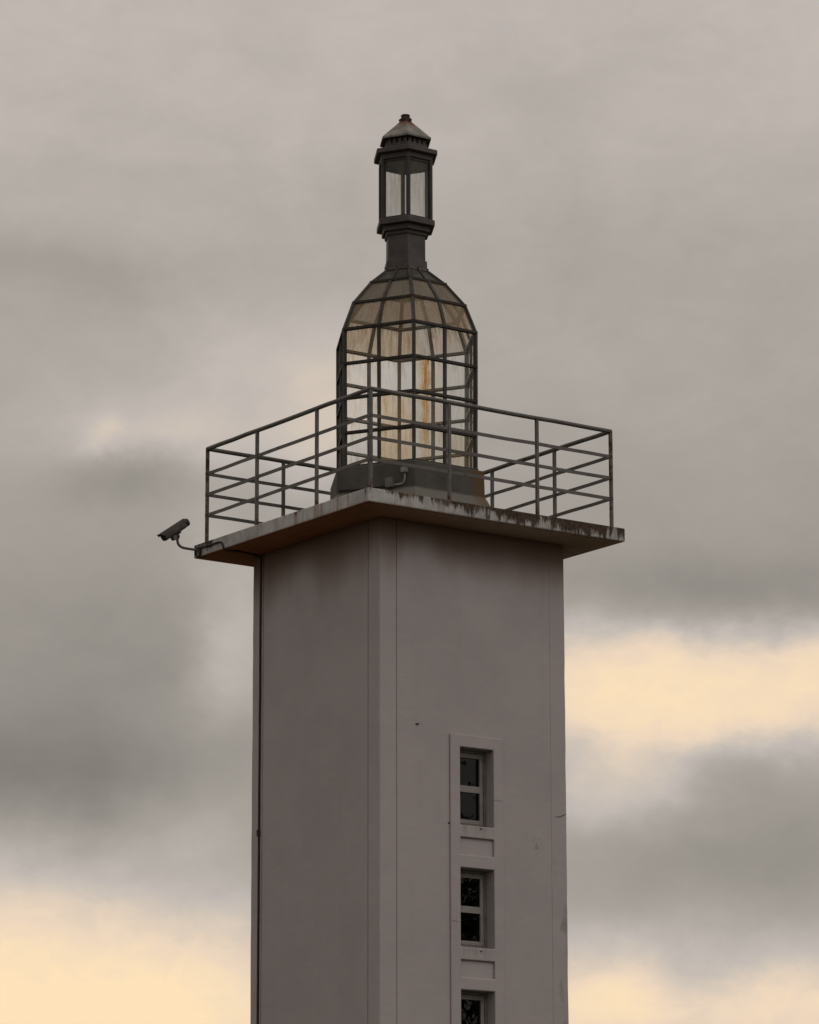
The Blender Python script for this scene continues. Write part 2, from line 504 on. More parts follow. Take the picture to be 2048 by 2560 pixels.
M_GLASS = old_glass('filmed_glass', 0.01, 0.13, (0.90, 0.88, 0.82, 1))
M_GLASS_TAN = old_glass('tan_stained_glass', 0.05, 0.12, (1.0, 0.80, 0.50, 1), tan=0.12, stain=0.85)
M_GLASS_BROWN = old_glass('brown_streaked_glass', 0.05, 0.22, (0.70, 0.58, 0.42, 1), tan=0.1, stain=0.45)
M_GLASS_RUST = [old_glass('rust_streaked_glass', 0.01, 0.10, (0.85, 0.76, 0.60, 1), rust_u=0.38, rust_w=0.125, rust_amt=am, stain=0.30) for am in (0.6, 0.8, 1.15)]
M_GLASS_TURRET = old_glass('turret_glass', 0.12, 0.14, (0.44, 0.44, 0.40, 1))
M_WGLASS = window_glass()
M_WFRAME = simple('window_frame_paint', (0.13, 0.12, 0.115, 1), (0.18, 0.168, 0.16, 1), 8.0, 0.5, 0.4)
M_SASH = simple('window_sash_paint', (0.21, 0.196, 0.19, 1), (0.265, 0.248, 0.24, 1), 8.0, 0.45, 0.4)
M_BLACK = simple('black_cable_sheath', (0.012, 0.011, 0.010, 1), (0.025, 0.022, 0.020, 1), 20.0, 0.6)
M_CAMBODY = simple('camera_housing_paint', (0.060, 0.050, 0.046, 1), (0.095, 0.080, 0.074, 1), 10.0, 0.5, 0.4)
M_CAMDARK = simple('camera_dark_plastic', (0.012, 0.010, 0.010, 1), (0.022, 0.018, 0.017, 1), 15.0, 0.45, 0.4)
M_ARM = steel('camera_arm_paint', (0.11, 0.10, 0.09, 1), (0.15, 0.135, 0.125, 1), 0.02)
M_LENS = simple('lens_glass', (0.005, 0.005, 0.006, 1), (0.008, 0.008, 0.010, 1), 5.0, 0.08, 0.6)
M_PVC = simple('grey_plastic_pipe', (0.19, 0.185, 0.175, 1), (0.26, 0.25, 0.24, 1), 14.0, 0.5, 0.4)
M_BOX = simple('grey_junction_box', (0.10, 0.097, 0.09, 1), (0.14, 0.135, 0.125, 1), 14.0, 0.6, 0.4)
M_DIRT = simple('dark_crack_dirt', (0.11, 0.098, 0.092, 1), (0.19, 0.17, 0.165, 1), 30.0, 0.95, 0.1)
M_GROUND = ground_mat()


# ------------------------------------------------------------------ mesh helpers
class MB:
    def __init__(self):
        self.v, self.f, self.mi, self.uv, self.smooth = [], [], [], {}, False

    def face(self, pts, mi=0, uv=None):
        i0 = len(self.v)
        self.v += [tuple(p) for p in pts]
        self.f.append(list(range(i0, i0 + len(pts))))
        self.mi.append(mi)
        if uv:
            self.uv[len(self.f) - 1] = uv

    def box(self, a, b, mi=0):
        (x0, y0, z0), (x1, y1, z1) = a, b
        c = [(x0, y0, z0), (x1, y0, z0), (x1, y1, z0), (x0, y1, z0), (x0, y0, z1), (x1, y0, z1), (x1, y1, z1), (x0, y1, z1)]
        for q in ((0, 3, 2, 1), (4, 5, 6, 7), (0, 1, 5, 4), (1, 2, 6, 5), (2, 3, 7, 6), (3, 0, 4, 7)):
            self.face([c[i] for i in q], mi)

    def hexa(self, c, mi=0, uv=None):
        """eight corners: 0-3 one side, 4-7 the other"""
        for k, q in enumerate(((3, 2, 1, 0), (4, 5, 6, 7), (0, 1, 5, 4), (1, 2, 6, 5), (2, 3, 7, 6), (3, 0, 4, 7))):
            self.face([c[i] for i in q], mi, [uv[i % 4] for i in q] if uv else None)

    def rings(self, rings, caps=True, closed=True):
        """loft a list of equal-length closed loops"""
        n = len(rings[0])
        i0 = len(self.v)
        for r in rings:
            self.v += [tuple(p) for p in r]
        for a in range(len(rings) - 1):
            for b in range(n):
                c = (b + 1) % n
                self.f.append([i0 + a * n + b, i0 + a * n + c, i0 + (a + 1) * n + c, i0 + (a + 1) * n + b])
                self.mi.append(0)
        if caps:
            self.f.append([i0 + k for k in reversed(range(n))])
            self.mi.append(0)
            self.f.append([i0 + (len(rings) - 1) * n + k for k in range(n)])
            self.mi.append(0)

    def tube(self, path, r, n=10):
        path = [Vector(p) for p in path]
        rr = r if isinstance(r, (list, tuple)) else [r] * len(path)
        loops = []
        up = None
        for i, p in enumerate(path):
            d = (path[min(i + 1, len(path) - 1)] - path[max(i - 1, 0)]).normalized()
            if up is None:
                up = Vector((0, 0, 1)) if abs(d.z) < 0.9 else Vector((1, 0, 0))
            s = d.cross(up).normalized()
            up = s.cross(d).normalized()
            loops.append([p + (s * math.cos(2 * math.pi * k / n) + up * math.sin(2 * math.pi * k / n)) * rr[i] for k in range(n)])
        self.rings(loops)

    def build(self, name, mats, parent=None, smooth=False, bevel=0.0, loc=None):
        me = bpy.data.meshes.new(name)
        me.from_pydata(self.v, [], self.f)
        mats = mats if isinstance(mats, (list, tuple)) else [mats]
        for m in mats:
            me.materials.append(m)
        for p, i in zip(me.polygons, self.mi):
            p.material_index = i
        if self.uv:
            ul = me.uv_layers.new(name='UVMap')
            for p in me.polygons:
                if p.index in self.uv:
                    for li, c in zip(p.loop_indices, self.uv[p.index]):
                        ul.data[li].uv = c
        bm = bmesh.new()
        bm.from_mesh(me)
        bmesh.ops.remove_doubles(bm, verts=bm.verts, dist=1e-5)
        bmesh.ops.recalc_face_normals(bm, faces=bm.faces)
        if bevel:
            ed = [e for e in bm.edges if len(e.link_faces) == 2 and e.calc_face_angle(0) > 0.5]
            bmesh.ops.bevel(bm, geom=ed, offset=bevel, segments=2, affect='EDGES', profile=0.5, clamp_overlap=True)
        bm.to_mesh(me)
        bm.free()
        if smooth:
            for p in me.polygons:
                p.use_smooth = True
        o = bpy.data.objects.new(name, me)
        col.objects.link(o)
        if parent:
            o.parent = parent
        return o


def thing(name, label, cat, loc=(0, 0, 0), rz=0.0, group=None):
    o = bpy.data.objects.new(name, None)
    o.empty_display_size = 0.3
    col.objects.link(o)
    o.location = loc
    o.rotation_euler = (0, 0, rz)
    o['label'] = label
    o['category'] = cat
    if group:
        o['group'] = group
    return o


def smooth_path(pts, n=8):
    """Catmull-Rom through the points"""
    P = [Vector(p) for p in pts]
    P = [P[0] * 2 - P[1]] + P + [P[-1] * 2 - P[-2]]
    out = []
    for i in range(1, len(P) - 2):
        a, b, c, d = P[i - 1:i + 3]
        for k in range(n):
            s = k / n
            out.append(0.5 * ((2 * b) + (c - a) * s + (2 * a - 5 * b + 4 * c - d) * s * s + (3 * b - a - 3 * c + d) * s ** 3))
    out.append(P[-2])
    return out


# ------------------------------------------------------------------ ground
g = MB()
N = 24
for i in range(N):
    for j in range(N):
        s = 1200.0 / N
        xa, ya = -600 + i * s, -600 + j * s
        g.face([(xa, ya, 0), (xa + s, ya, 0), (xa + s, ya + s, 0), (xa, ya + s, 0)])
ground = g.build('ground', M_GROUND)
ground['kind'] = 'structure'

# ------------------------------------------------------------------ tower
HT = 1.193                       # half width of the shaft
HS = 1.66                        # half width of the slab
TS = 0.148                       # slab thickness
ZT = SLAB - TS                   # top of the shaft
tower = thing('lighthouse_tower', 'square grey plastered lighthouse tower with three narrow windows and an overhanging flat slab', 'tower', (0, 0, 0), PSI)
WIN = [(-2.465 - 1.249 * i, -3.275 - 1.251 * i) for i in range(3)]
WS = (-0.196, 0.231)
PAN = [(-3.400 - 1.2575 * i, -3.578 - 1.2575 * i) for i in range(3)]
win_holes = [(WS[0], WS[1], SLAB + b, SLAB + a) for a, b in WIN]
pan_holes = [(WS[0], WS[1], SLAB + b, SLAB + a) for a, b in PAN]
SUR = (-0.322, 0.356, SLAB - 6.28, SLAB - 2.333)


def holed(mb, s0, s1, z0, z1, yf, yb, holes):
    """slab in the plane y = const facing -y, with rectangular holes cut through"""
    S = sorted({s0, s1} | {h[0] for h in holes} | {h[1] for h in holes})
    Z = sorted({z0, z1} | {h[2] for h in holes} | {h[3] for h in holes})

    def is_hole(i, j):
        if i < 0 or j < 0 or i >= len(S) - 1 or j >= len(Z) - 1:
            return True
        cs, cz = (S[i] + S[i + 1]) / 2, (Z[j] + Z[j + 1]) / 2
        return any(h[0] < cs < h[1] and h[2] < cz < h[3] for h in holes)
    for i in range(len(S) - 1):
        for j in range(len(Z) - 1):
            if is_hole(i, j):
                continue
            a, b, c, d = S[i], S[i + 1], Z[j], Z[j + 1]
            mb.face([(a, yf, c), (b, yf, c), (b, yf, d), (a, yf, d)])
            mb.face([(a, yb, d), (b, yb, d), (b, yb, c), (a, yb, c)])
            if is_hole(i - 1, j):
                mb.face([(a, yb, c), (a, yf, c), (a, yf, d), (a, yb, d)])
            if is_hole(i + 1, j):
                mb.face([(b, yf, c), (b, yb, c), (b, yb, d), (b, yf, d)])
            if is_hole(i, j - 1):
                mb.face([(a, yb, c), (b, yb, c), (b, yf, c), (a, yf, c)])
            if is_hole(i, j + 1):
                mb.face([(a, yf, d), (b, yf, d), (b, yb, d), (a, yb, d)])


CORE = HT - 0.008
core = MB()
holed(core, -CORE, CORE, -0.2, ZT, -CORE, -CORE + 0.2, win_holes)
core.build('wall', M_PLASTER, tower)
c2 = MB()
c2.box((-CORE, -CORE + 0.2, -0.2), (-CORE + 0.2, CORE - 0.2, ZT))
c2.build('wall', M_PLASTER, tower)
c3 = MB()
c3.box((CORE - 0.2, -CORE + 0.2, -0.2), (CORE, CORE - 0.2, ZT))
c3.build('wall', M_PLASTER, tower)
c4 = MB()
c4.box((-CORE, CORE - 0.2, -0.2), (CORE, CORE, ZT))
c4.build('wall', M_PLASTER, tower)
G0, G1 = 0.992, 0.978            # groove between corner strip and panel
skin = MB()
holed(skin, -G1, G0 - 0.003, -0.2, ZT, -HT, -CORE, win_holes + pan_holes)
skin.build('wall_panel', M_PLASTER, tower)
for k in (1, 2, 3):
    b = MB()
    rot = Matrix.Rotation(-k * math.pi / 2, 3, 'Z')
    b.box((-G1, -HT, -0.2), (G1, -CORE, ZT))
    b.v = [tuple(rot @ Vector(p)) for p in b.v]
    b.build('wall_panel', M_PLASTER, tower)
for sx, sy in ((-1, -1), (1, -1), (1, 1), (-1, 1)):
    b = MB()
    ch = 0.008
    prof = [(G0, CORE), (G0, HT), (HT - ch, HT), (HT, HT - ch), (HT, G0), (CORE, G0), (CORE, CORE)]
    zs = [-0.2 + (ZT + 0.2) * k / 60 for k in range(61)]
    loops = []
    for kz, zz in enumerate(zs):
        j = random.uniform(-0.0018, 0.0018)
        jj = random.uniform(-0.0018, 0.0018)
        lp = []
        for q, (px, py) in enumerate(prof):
            ax, ay = (px, py)
            if q in (2, 3):
                ax, ay = ax + j, ay + jj
            lp.append((sx * ax, sy * ay, zz))
        loops.append(lp)
    b.rings(loops)
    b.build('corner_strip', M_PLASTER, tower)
sur = MB()
holed(sur, SUR[0], SUR[1], SUR[2], SUR[3], -HT - 0.022, -HT, win_holes + pan_holes)
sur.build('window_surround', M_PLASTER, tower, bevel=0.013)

# slab with its soffit
sl = MB()
sl.box((-HS, -HS, ZT), (HS, HS, SLAB))
slab = sl.build('balcony_slab', [M_SLAB, M_SOFFIT], tower, bevel=0.014)
for p in slab.data.polygons:
    if p.normal.z < -0.8:
        p.material_index = 1
so = MB()
holed(so, -HS + 0.055, HS - 0.055, -HS + 0.055, HS - 0.055, 0.010, 0.0, [(-HT, HT, -HT, HT)])
so.v = [(a, c, ZT - b) for a, b, c in so.v]
so.build('soffit', M_SOFFIT, tower, bevel=0.003)

# windows
D_FRAME, D_SASH, D_PANE = 0.112, 0.122, 0.140
for i, (zt, zb) in enumerate(WIN):
    o = SLAB + zt
    hgt = zt - zb
    f = MB()
    y0, y1 = -HT + D_FRAME, -HT + D_FRAME + 0.07
    e = 0.001
    a, b_ = WS[0] + e, WS[1] - e
    fw = 0.032
    holed(f, a, b_, SLAB + zb + e, o - e, y0, y1, [(a + fw, b_ - fw, SLAB + zb + 0.040, o - 0.030)])
    wo_ = f.build('window', M_WFRAME, tower)
    sa, sb = a + fw + 0.003, b_ - fw - 0.003
    zt_s, zb_s = o - 0.034, SLAB + zb + 0.044
    mid = (o - 0.372, o - 0.440)
    pw = 0.041
    s = MB()
    h1 = (sa + pw, sb - pw, mid[0], zt_s - 0.046)
    h2 = (sa + pw, sb - pw, zb_s + 0.040, mid[1])
    holed(s, sa, sb, zb_s, zt_s, -HT + D_SASH, -HT + D_SASH + 0.045, [h1, h2])
    so_ = s.build('sash', M_SASH, wo_)
    for h in (h1, h2):
        p = MB()
        p.box((h[0] - 0.004, -HT + D_PANE, h[2] - 0.004), (h[1] + 0.004, -HT + D_PANE + 0.005, h[3] + 0.004))
        p.build('pane', M_WGLASS, wo_)

# small iron leftovers in the plaster
def stub(s, zz, ang, ln, r):
    b = MB()
    base = Vector((s, -HT - (0.019 if -0.33 < s < 0.35 else 0.0), SLAB + zz))
    d = Vector((math.cos(ang), -0.6, math.sin(ang))).normalized()
    b.tube([base + Vector((0, 0.03, 0)), base, base + d * ln * 0.6, base + d * ln], [r, r, r * 0.9, r * 0.8], 6)
    return b.build('nail', M_RUST, tower, smooth=True)


stub(-0.741, -2.281, 0.1, 0.035, 0.008)
stub(0.048, -3.305, 0.5, 0.03, 0.006)
stub(0.040, -4.567, 0.5, 0.03, 0.006)
stub(-0.334, -3.269, 0.3, 0.012, 0.009)

# crack through the plaster at the right-hand edge of the window face
def crack(pts, wd):
    b = MB()
    pr = 0.0222 if all(SUR[0] <= p[0] <= SUR[1] for p in pts) else 0.0
    loops = []
    for k, (s, zz) in enumerate(pts):
        ww = wd * (0.35 + 0.65 * math.sin(math.pi * (k + 0.4) / len(pts)))
        loops.append([(s, -HT - pr - 0.0008, SLAB + zz - ww), (s, -HT - pr + 0.004, SLAB + zz), (s, -HT - pr - 0.0008, SLAB + zz + ww)])
    b.rings(loops)
    return b.build('crack', M_DIRT, tower)


crack([(1.045, -3.088), (1.075, -3.082), (1.10, -3.084), (1.125, -3.072), (1.15, -3.062), (1.184, -3.046)], 0.007)
crack([(0.236, -2.985), (0.27, -2.990), (0.30, -2.985), (0.33, -2.992)], 0.003)
crack([(-0.318, -4.265), (-0.27, -4.272), (-0.22, -4.276)], 0.003)

# ------------------------------------------------------------------ balcony railing
HR = 1.558
rail = thing('balcony_railing', 'grey steel railing with three flat bars and round top rail around the slab', 'railing', (0, 0, SLAB), PSI)
post_xy = []
for k in range(4):
    c, s = [(1, 0), (0, 1), (-1, 0), (0, -1)][k]
    for q in (-HR, -0.57, 0.57):
        lx, ly = q, -HR
        post_xy.append((c * lx - s * ly, s * lx + c * ly))
for (px, py) in post_xy:
    b = MB()
    h = 0.0155
    rusty = (px < -1.5 and py > 1.5) or (px > 1.5 and py < -1.5)
    b.box((px - h, py - h, -0.004), (px + h, py + h, 1.058))
    b.box((px - 0.038, py - 0.038, 0.0), (px + 0.038, py + 0.038, 0.010))
    o = b.build('post', M_RAIL_RUSTY if rusty else M_RAIL, rail)
    if rusty:
        o['label'] = 'rust-stained corner post'
for zi, zz in enumerate((0.3275, 0.5562, 0.7898)):
    for k in range(4):
        rot = Matrix.Rotation(k * math.pi / 2, 3, 'Z')
        b = MB()
        dz = 0.0015 if k % 2 else -0.0015
        ext = HR + 0.024
        segs = 9
        loops = []
        for q in range(segs + 1):
            t_ = q / segs
            xx = -ext + 2 * ext * t_
            sag = 0.0 if q in (0, segs) else random.uniform(-0.003, 0.003)
            yo = 0.0 if q in (0, segs) else random.uniform(-0.003, 0.003)
            loops.append([rot @ Vector((xx, -HR - 0.006 + yo, zz + dz - 0.0175 + sag)), rot @ Vector((xx, -HR + 0.006 + yo, zz + dz - 0.0175 + sag)),
                          rot @ Vector((xx, -HR + 0.006 + yo, zz + dz + 0.0175 + sag)), rot @ Vector((xx, -HR - 0.006 + yo, zz + dz + 0.0175 + sag))])
        b.rings(loops)
        b.build('flat_bar', M_RAIL, rail)
for k in range(4):
    rot = Matrix.Rotation(k * math.pi / 2, 3, 'Z')
    b = MB()
    pth, rr = [], []
    n = 12
    for q in range(n + 1):
        xx = -HR + 2 * HR * q / n
        pth.append(rot @ Vector((xx, -HR, 1.069 + (0 if q in (0, n) else random.uniform(-0.003, 0.003)))))
        rr.append(0.0235)
    d0 = (pth[1] - pth[0]).normalized()
    pth = [pth[0] - d0 * 0.022, pth[0] - d0 * 0.014] + pth + [pth[-1] + d0 * 0.014, pth[-1] + d0 * 0.022]
    rr = [0.008, 0.018] + rr + [0.018, 0.008]
    b.tube(pth, rr, 12)
    b.build('top_rail', M_RAIL, rail, smooth=True)

# ------------------------------------------------------------------ six-sided glazed lantern
LX = -0.0085
lantern = thing('glazed_lantern', 'six-sided glass lantern with domed top and rusty glazing bars on a grey plinth', 'lantern', (LX, 0, SLAB), PHI)
C30 = math.cos(R(30))


def hx(j, r, zz):
    """j counts half sides: even = corner, odd = middle of a side; j = 0 faces the camera"""
    a = j * math.pi / 6
    rr = r if j % 2 == 0 else r * C30
    return Vector((rr * math.sin(a), -rr * math.cos(a), zz))


def hex_loft(profile, caps=True):
    b = MB()
    b.rings([[hx(2 * k, r, zz) for k in range(6)] for r, zz in profile], caps)
    return b


RINGS = [(0.818, 0.655), (0.818, 1.028), (0.823, 1.410), (0.825, 1.794), (0.826, 2.176), (0.699, 2.493), (0.467, 2.762), (0.246, 2.945)]
hex_loft([(1.05, -0.01), (1.05, 0.05), (0.995, 0.21), (0.945, 0.30), (0.915, 0.345), (0.908, 0.62), (0.900, 0.632), (0.60, 0.640)]).build('plinth', M_PLINTH, lantern)
b = MB()
b.rings([[hx(2 * k, r, zz) for k in range(6)] for r, zz in ((0.845, 0.628), (0.845, 0.662), (0.79, 0.662), (0.79, 0.628))], caps=False)
b.build('sill_frame', M_CAGE, lantern)


def nrm(i):
    """outward normal of the profile at ring i, in (r, z)"""
    a, c = RINGS[max(i - 1, 0)], RINGS[min(i + 1, len(RINGS) - 1)]
    dr, dz = c[0] - a[0], c[1] - a[1]
    l = math.hypot(dr, dz)
    return dz / l, -dr / l


def inner_paint(o, outward):
    """the inside of the frame keeps its old grey-green paint"""
    for p in o.data.polygons:
        if p.normal.dot(outward) < -0.3:
            p.material_index = 1


for j in range(12):
    loops = []
    wdt = 0.0185 if j % 2 == 0 else 0.0165
    a = j * math.pi / 6
    tan = Vector((math.cos(a), math.sin(a), 0))
    for i, (r, zz) in enumerate(RINGS):
        nr, nz = nrm(i)
        oo, ii = (0.010, 0.030) if j % 2 == 0 else (0.007, 0.026)
        wq = wdt * (0.8 if i == len(RINGS) - 1 else 1.0)
        pout = hx(j, r + nr * oo, zz + nz * oo)
        pin = hx(j, r - nr * ii, zz - nz * ii)
        loops.append([pout - tan * wq, pout + tan * wq, pin + tan * wq, pin - tan * wq])
    b = MB()
    b.rings(loops)
    inner_paint(b.build('corner_rib' if j % 2 == 0 else 'glazing_bar', [M_CAGE, M_CAGE_IN], lantern), Vector((math.sin(a), -math.cos(a), 0)))
for i in range(1, 7):
    r, zz = RINGS[i]
    for k in range(6):
        b = MB()
        hh = 0.0140
        oo, ii = 0.019, 0.042
        if i >= 5:
            hh = 0.0125
        prof = [(r + oo, zz - hh), (r + oo * 0.9, zz + hh), (r - ii, zz + hh), (r - ii, zz - hh)]
        b.rings([[hx(2 * k, p, q) for p, q in prof], [hx(2 * k + 2, p, q) for p, q in prof]])
        inner_paint(b.build('ring_bar', [M_RING, M_CAGE_IN], lantern), hx(2 * k + 1, 1.0, 0).normalized())
for i in range(7):
    (r0, z0), (r1, z1) = RINGS[i], RINGS[i + 1]
    dr, dz = r1 - r0, z1 - z0
    l = math.hypot(dr, dz)
    nr, nz = dz / l, -dr / l
    e = 0.012 / l
    for j in range(12):
        f0, f1 = 0.012, 0.0
        def pt(side, tt, off):
            rr, zz = r0 + dr * tt, z0 + dz * tt
            p = hx(j if side == 0 else j + 1, rr - nr * off, zz - nz * off)
            q = hx(j + 1 if side == 0 else j, rr - nr * off, zz - nz * off)
            return p + (q - p).normalized() * 0.007
        cs = [pt(0, e, 0.006), pt(1, e, 0.006), pt(1, 1 - e, 0.006), pt(0, 1 - e, 0.006),
              pt(0, e, 0.012), pt(1, e, 0.012), pt(1, 1 - e, 0.012), pt(0, 1 - e, 0.012)]
        b = MB()
        b.hexa(cs, 0, [(0, 0), (1, 0), (1, 1), (0, 1)])
        mat = M_GLASS
        lab = None
        if i == 6:
            mat = M_GLASS_TOP
        elif i == 5:
            mat = M_GLASS_DOME
        elif i == 4:
            mat = M_GLASS_DOME_LOW
        elif j == 0 and i in (0, 1, 2):
            mat, lab = M_GLASS_RUST[i], 'pane with an orange rust streak'
        elif j == 11 and i in (0, 1):
            mat, lab = M_GLASS_TAN, 'tan stained pane'
        elif (j in (10, 11, 3, 8) and i == 3) or (j in (1, 5, 8) and i == 0):
            mat = M_GLASS_BROWN
        o = b.build('pane', mat, lantern)
        if lab:
            o['label'] = lab

# ------------------------------------------------------------------ small turret on top of the lantern
TB = 2.930
turret = thing('roof_turret', 'small dark six-sided turret with pointed metal roof, on the neck above the glass dome', 'turret', (LX - 0.006, 0, SLAB + TB), PHI)


def tprof(p):
    return [(r, zz - TB) for r, zz in p]


hex_loft(tprof([(0.268, 2.930), (0.258, 2.96), (0.255, 3.046), (0.236, 3.052), (0.234, 3.335)])).build('neck', M_TOPMETAL, turret, bevel=0.003)
for j in range(12):
    b = MB()
    p = hx(j, 0.262 if j % 2 == 0 else 0.264, 2.955 - TB)
    n_ = Vector((p.x, p.y, 0)).normalized()
    b.tube([p - n_ * 0.01, p + n_ * 0.010], 0.008, 8)
    b.build('bolt', M_RUST, turret)
hex_loft(tprof([(0.236, 3.3345), (0.252, 3.3345), (0.256, 3.372), (0.288, 3.374), (0.292, 3.430), (0.336, 3.434), (0.350, 3.440), (0.350, 3.498), (0.338, 3.505), (0.322, 3.508)])).build('lower_cornice', M_TOPMETAL, turret, bevel=0.003)
for k in range(6):
    b = MB()
    a = k * math.pi / 3
    tan = Vector((math.cos(a), math.sin(a), 0))
    loops = []
    for zz in (3.506, 4.186):
        po, pi = hx(2 * k, 0.320, zz - TB), hx(2 * k, 0.272, zz - TB)
        m_ = hx(2 * k, 0.305, zz - TB)
        loops.append([po - tan * 0.010, po + tan * 0.010, m_ + tan * 0.024, pi + tan * 0.016, pi - tan * 0.016, m_ - tan * 0.024])
    b.rings(loops)
    b.build('corner_post', M_TOPDARK, turret)
    # sash rails at the foot and head of each side, and the pane
    for za, zb in ((3.507, 3.530), (4.160, 4.186)):
        b = MB()
        prof = [(0.302, za - TB), (0.302, zb - TB), (0.276, zb - TB), (0.276, za - TB)]
        b.rings([[hx(2 * k, p, q) for p, q in prof], [hx(2 * k + 2, p, q) for p, q in prof]])
        b.build('sash_rail', M_TOPDARK, turret)
    b = MB()
    cs = []
    for off in (0.290, 0.283):
        A0, B0 = hx(2 * k, off, 3.528 - TB), hx(2 * k + 2, off, 3.528 - TB)
        A1, B1 = hx(2 * k, off, 4.162 - TB), hx(2 * k + 2, off, 4.162 - TB)
        cs += [A0, B0, B1, A1]
    b.hexa(cs, 0, [(0, 0), (1, 0), (1, 1), (0, 1)])
    b.build('pane', M_GLASS_TURRET, turret)
hex_loft(tprof([(0.300, 4.184), (0.322, 4.186), (0.326, 4.240), (0.372, 4.244), (0.383, 4.250), (0.383, 4.296), (0.372, 4.302), (0.270, 4.312)])).build('upper_cornice', M_TOPMETAL, turret, bevel=0.003)
hex_loft(tprof([(0.262, 4.308), (0.260, 4.372), (0.225, 4.372), (0.225, 4.445)])).build('vent_drum', M_TOPMETAL, turret)
for k in range(6):
    for q in range(4):
        b = MB()
        t0, t1 = (q * 0.25 + 0.045, q * 0.25 + 0.205)
        A, B = hx(2 * k, 0.257, 0), hx(2 * k + 2, 0.257, 0)
        Ai, Bi = hx(2 * k, 0.2, 0), hx(2 * k + 2, 0.2, 0)
        u0, u1 = A.lerp(B, t0), A.lerp(B, t1)
        w0, w1 = Ai.lerp(Bi, t0), Ai.lerp(Bi, t1)
        zl, zh = Vector((0, 0, 4.370 - TB)), Vector((0, 0, 4.440 - TB))
        b.hexa([u0 + zl, u1 + zl, u1 + zh, u0 + zh, w0 + zl, w1 + zl, w1 + zh, w0 + zh])
        b.build('vent_tooth', M_TOPMETAL, turret)
hex_loft(tprof([(0.255, 4.438), (0.300, 4.428), (0.309, 4.432), (0.309, 4.452), (0.300, 4.460), (0.072, 4.668), (0.030, 4.676)])).build('roof', M_ROOF, turret, bevel=0.002)
b = MB()
prof = [(0.050, 4.655), (0.069, 4.664), (0.071, 4.676), (0.063, 4.690), (0.070, 4.697), (0.066, 4.712), (0.046, 4.717), (0.044, 4.738), (0.050, 4.741), (0.049, 4.752), (0.040, 4.757)]
loops = []
for i, (r, zz) in enumerate(prof):
    loops.append([(r * (1 + random.uniform(-0.09, 0.09)) * math.cos(2 * math.pi * k / 16), r * (1 + random.uniform(-0.09, 0.09)) * math.sin(2 * math.pi * k / 16),
                   zz - TB + random.uniform(-0.004, 0.004)) for k in range(16)])
b.rings(loops)
b.build('finial', M_RUST, turret)

# ------------------------------------------------------------------ security camera on the slab's left corner
MX, MY = -HS, 1.56               # tower frame
ct, st_ = math.cos(PSI), math.sin(PSI)
def to_world(lx, ly, zz):
    return (ct * lx - st_ * ly, st_ * lx + ct * ly, SLAB + zz)
cctv = thing('security_camera', 'dark bullet security camera pointing down from a bent arm at the corner of the slab', 'security camera', to_world(MX, MY, -0.07), PSI)
def cl(lx, zz, ly=1.57):
    return Vector((lx - MX, ly - MY, zz + 0.07))
b = MB()
b.tube([(-0.0, 0, 0), (-0.012, 0, 0)], 0.036, 20)
b.build('mount_plate', M_ARM, cctv, bevel=0.002)
b = MB()
b.tube(smooth_path([cl(-1.668, -0.071, 1.56), cl(-1.75, -0.070), cl(-1.84, -0.068), cl(-1.886, -0.056), cl(-1.914, -0.030), cl(-1.923, 0.004), cl(-1.926, 0.035)], 8), 0.0145, 14)
b.build('arm', M_ARM, cctv, smooth=True)
fr_c, re_c = cl(-2.105, 0.013), cl(-1.800, 0.226)
axv = (re_c - fr_c).normalized()
sd = Vector((0, 1, 0))
upv = sd.cross(axv).normalized()
if upv.z < 0:
    upv = -upv
# ball joint and clamp
b = MB()
bc = cl(-1.930, 0.050)
loops = []
for q in range(9):
    th = math.pi * (q + 0.5) / 9
    loops.append([bc + Vector((0.032 * math.sin(th) * math.cos(2 * math.pi * k / 14), 0.032 * math.sin(th) * math.sin(2 * math.pi * k / 14), -0.036 * math.cos(th))) for k in range(14)])
b.rings(loops)
b.build('ball_joint', M_CAMDARK, cctv, smooth=True)
b = MB()
fc = fr_c.lerp(re_c, 0.36) - upv * 0.045
def obox(mb, c, ha, hs, hu):
    q = []
    for su in (-1, 1):
        for a_, s_ in ((-1, -1), (1, -1), (1, 1), (-1, 1)):
            q.append(c + axv * (ha * a_) + sd * (hs * s_) + upv * (hu * su))
    mb.hexa(q)
obox(b, fc + axv * 0.035, 0.062, 0.018, 0.016)
b.build('bracket', M_CAMDARK, cctv, bevel=0.004)
b = MB()
kc = fr_c.lerp(re_c, 0.42) - upv * 0.068 - axv * 0.035
b.tube([kc - sd * 0.03, kc + sd * 0.03], 0.027, 16)
b.build('tilt_knob', M_ARM, cctv, bevel=0.003)


def ell(c, hs_, hu_, n=18):
    out = []
    for k in range(n):
        a = 2 * math.pi * k / n
        cs_, sn_ = math.cos(a), math.sin(a)
        e_ = 0.75
        out.append(c + sd * (hs_ * math.copysign(abs(cs_) ** e_, cs_)) + upv * (hu_ * math.copysign(abs(sn_) ** e_, sn_)))
    return out


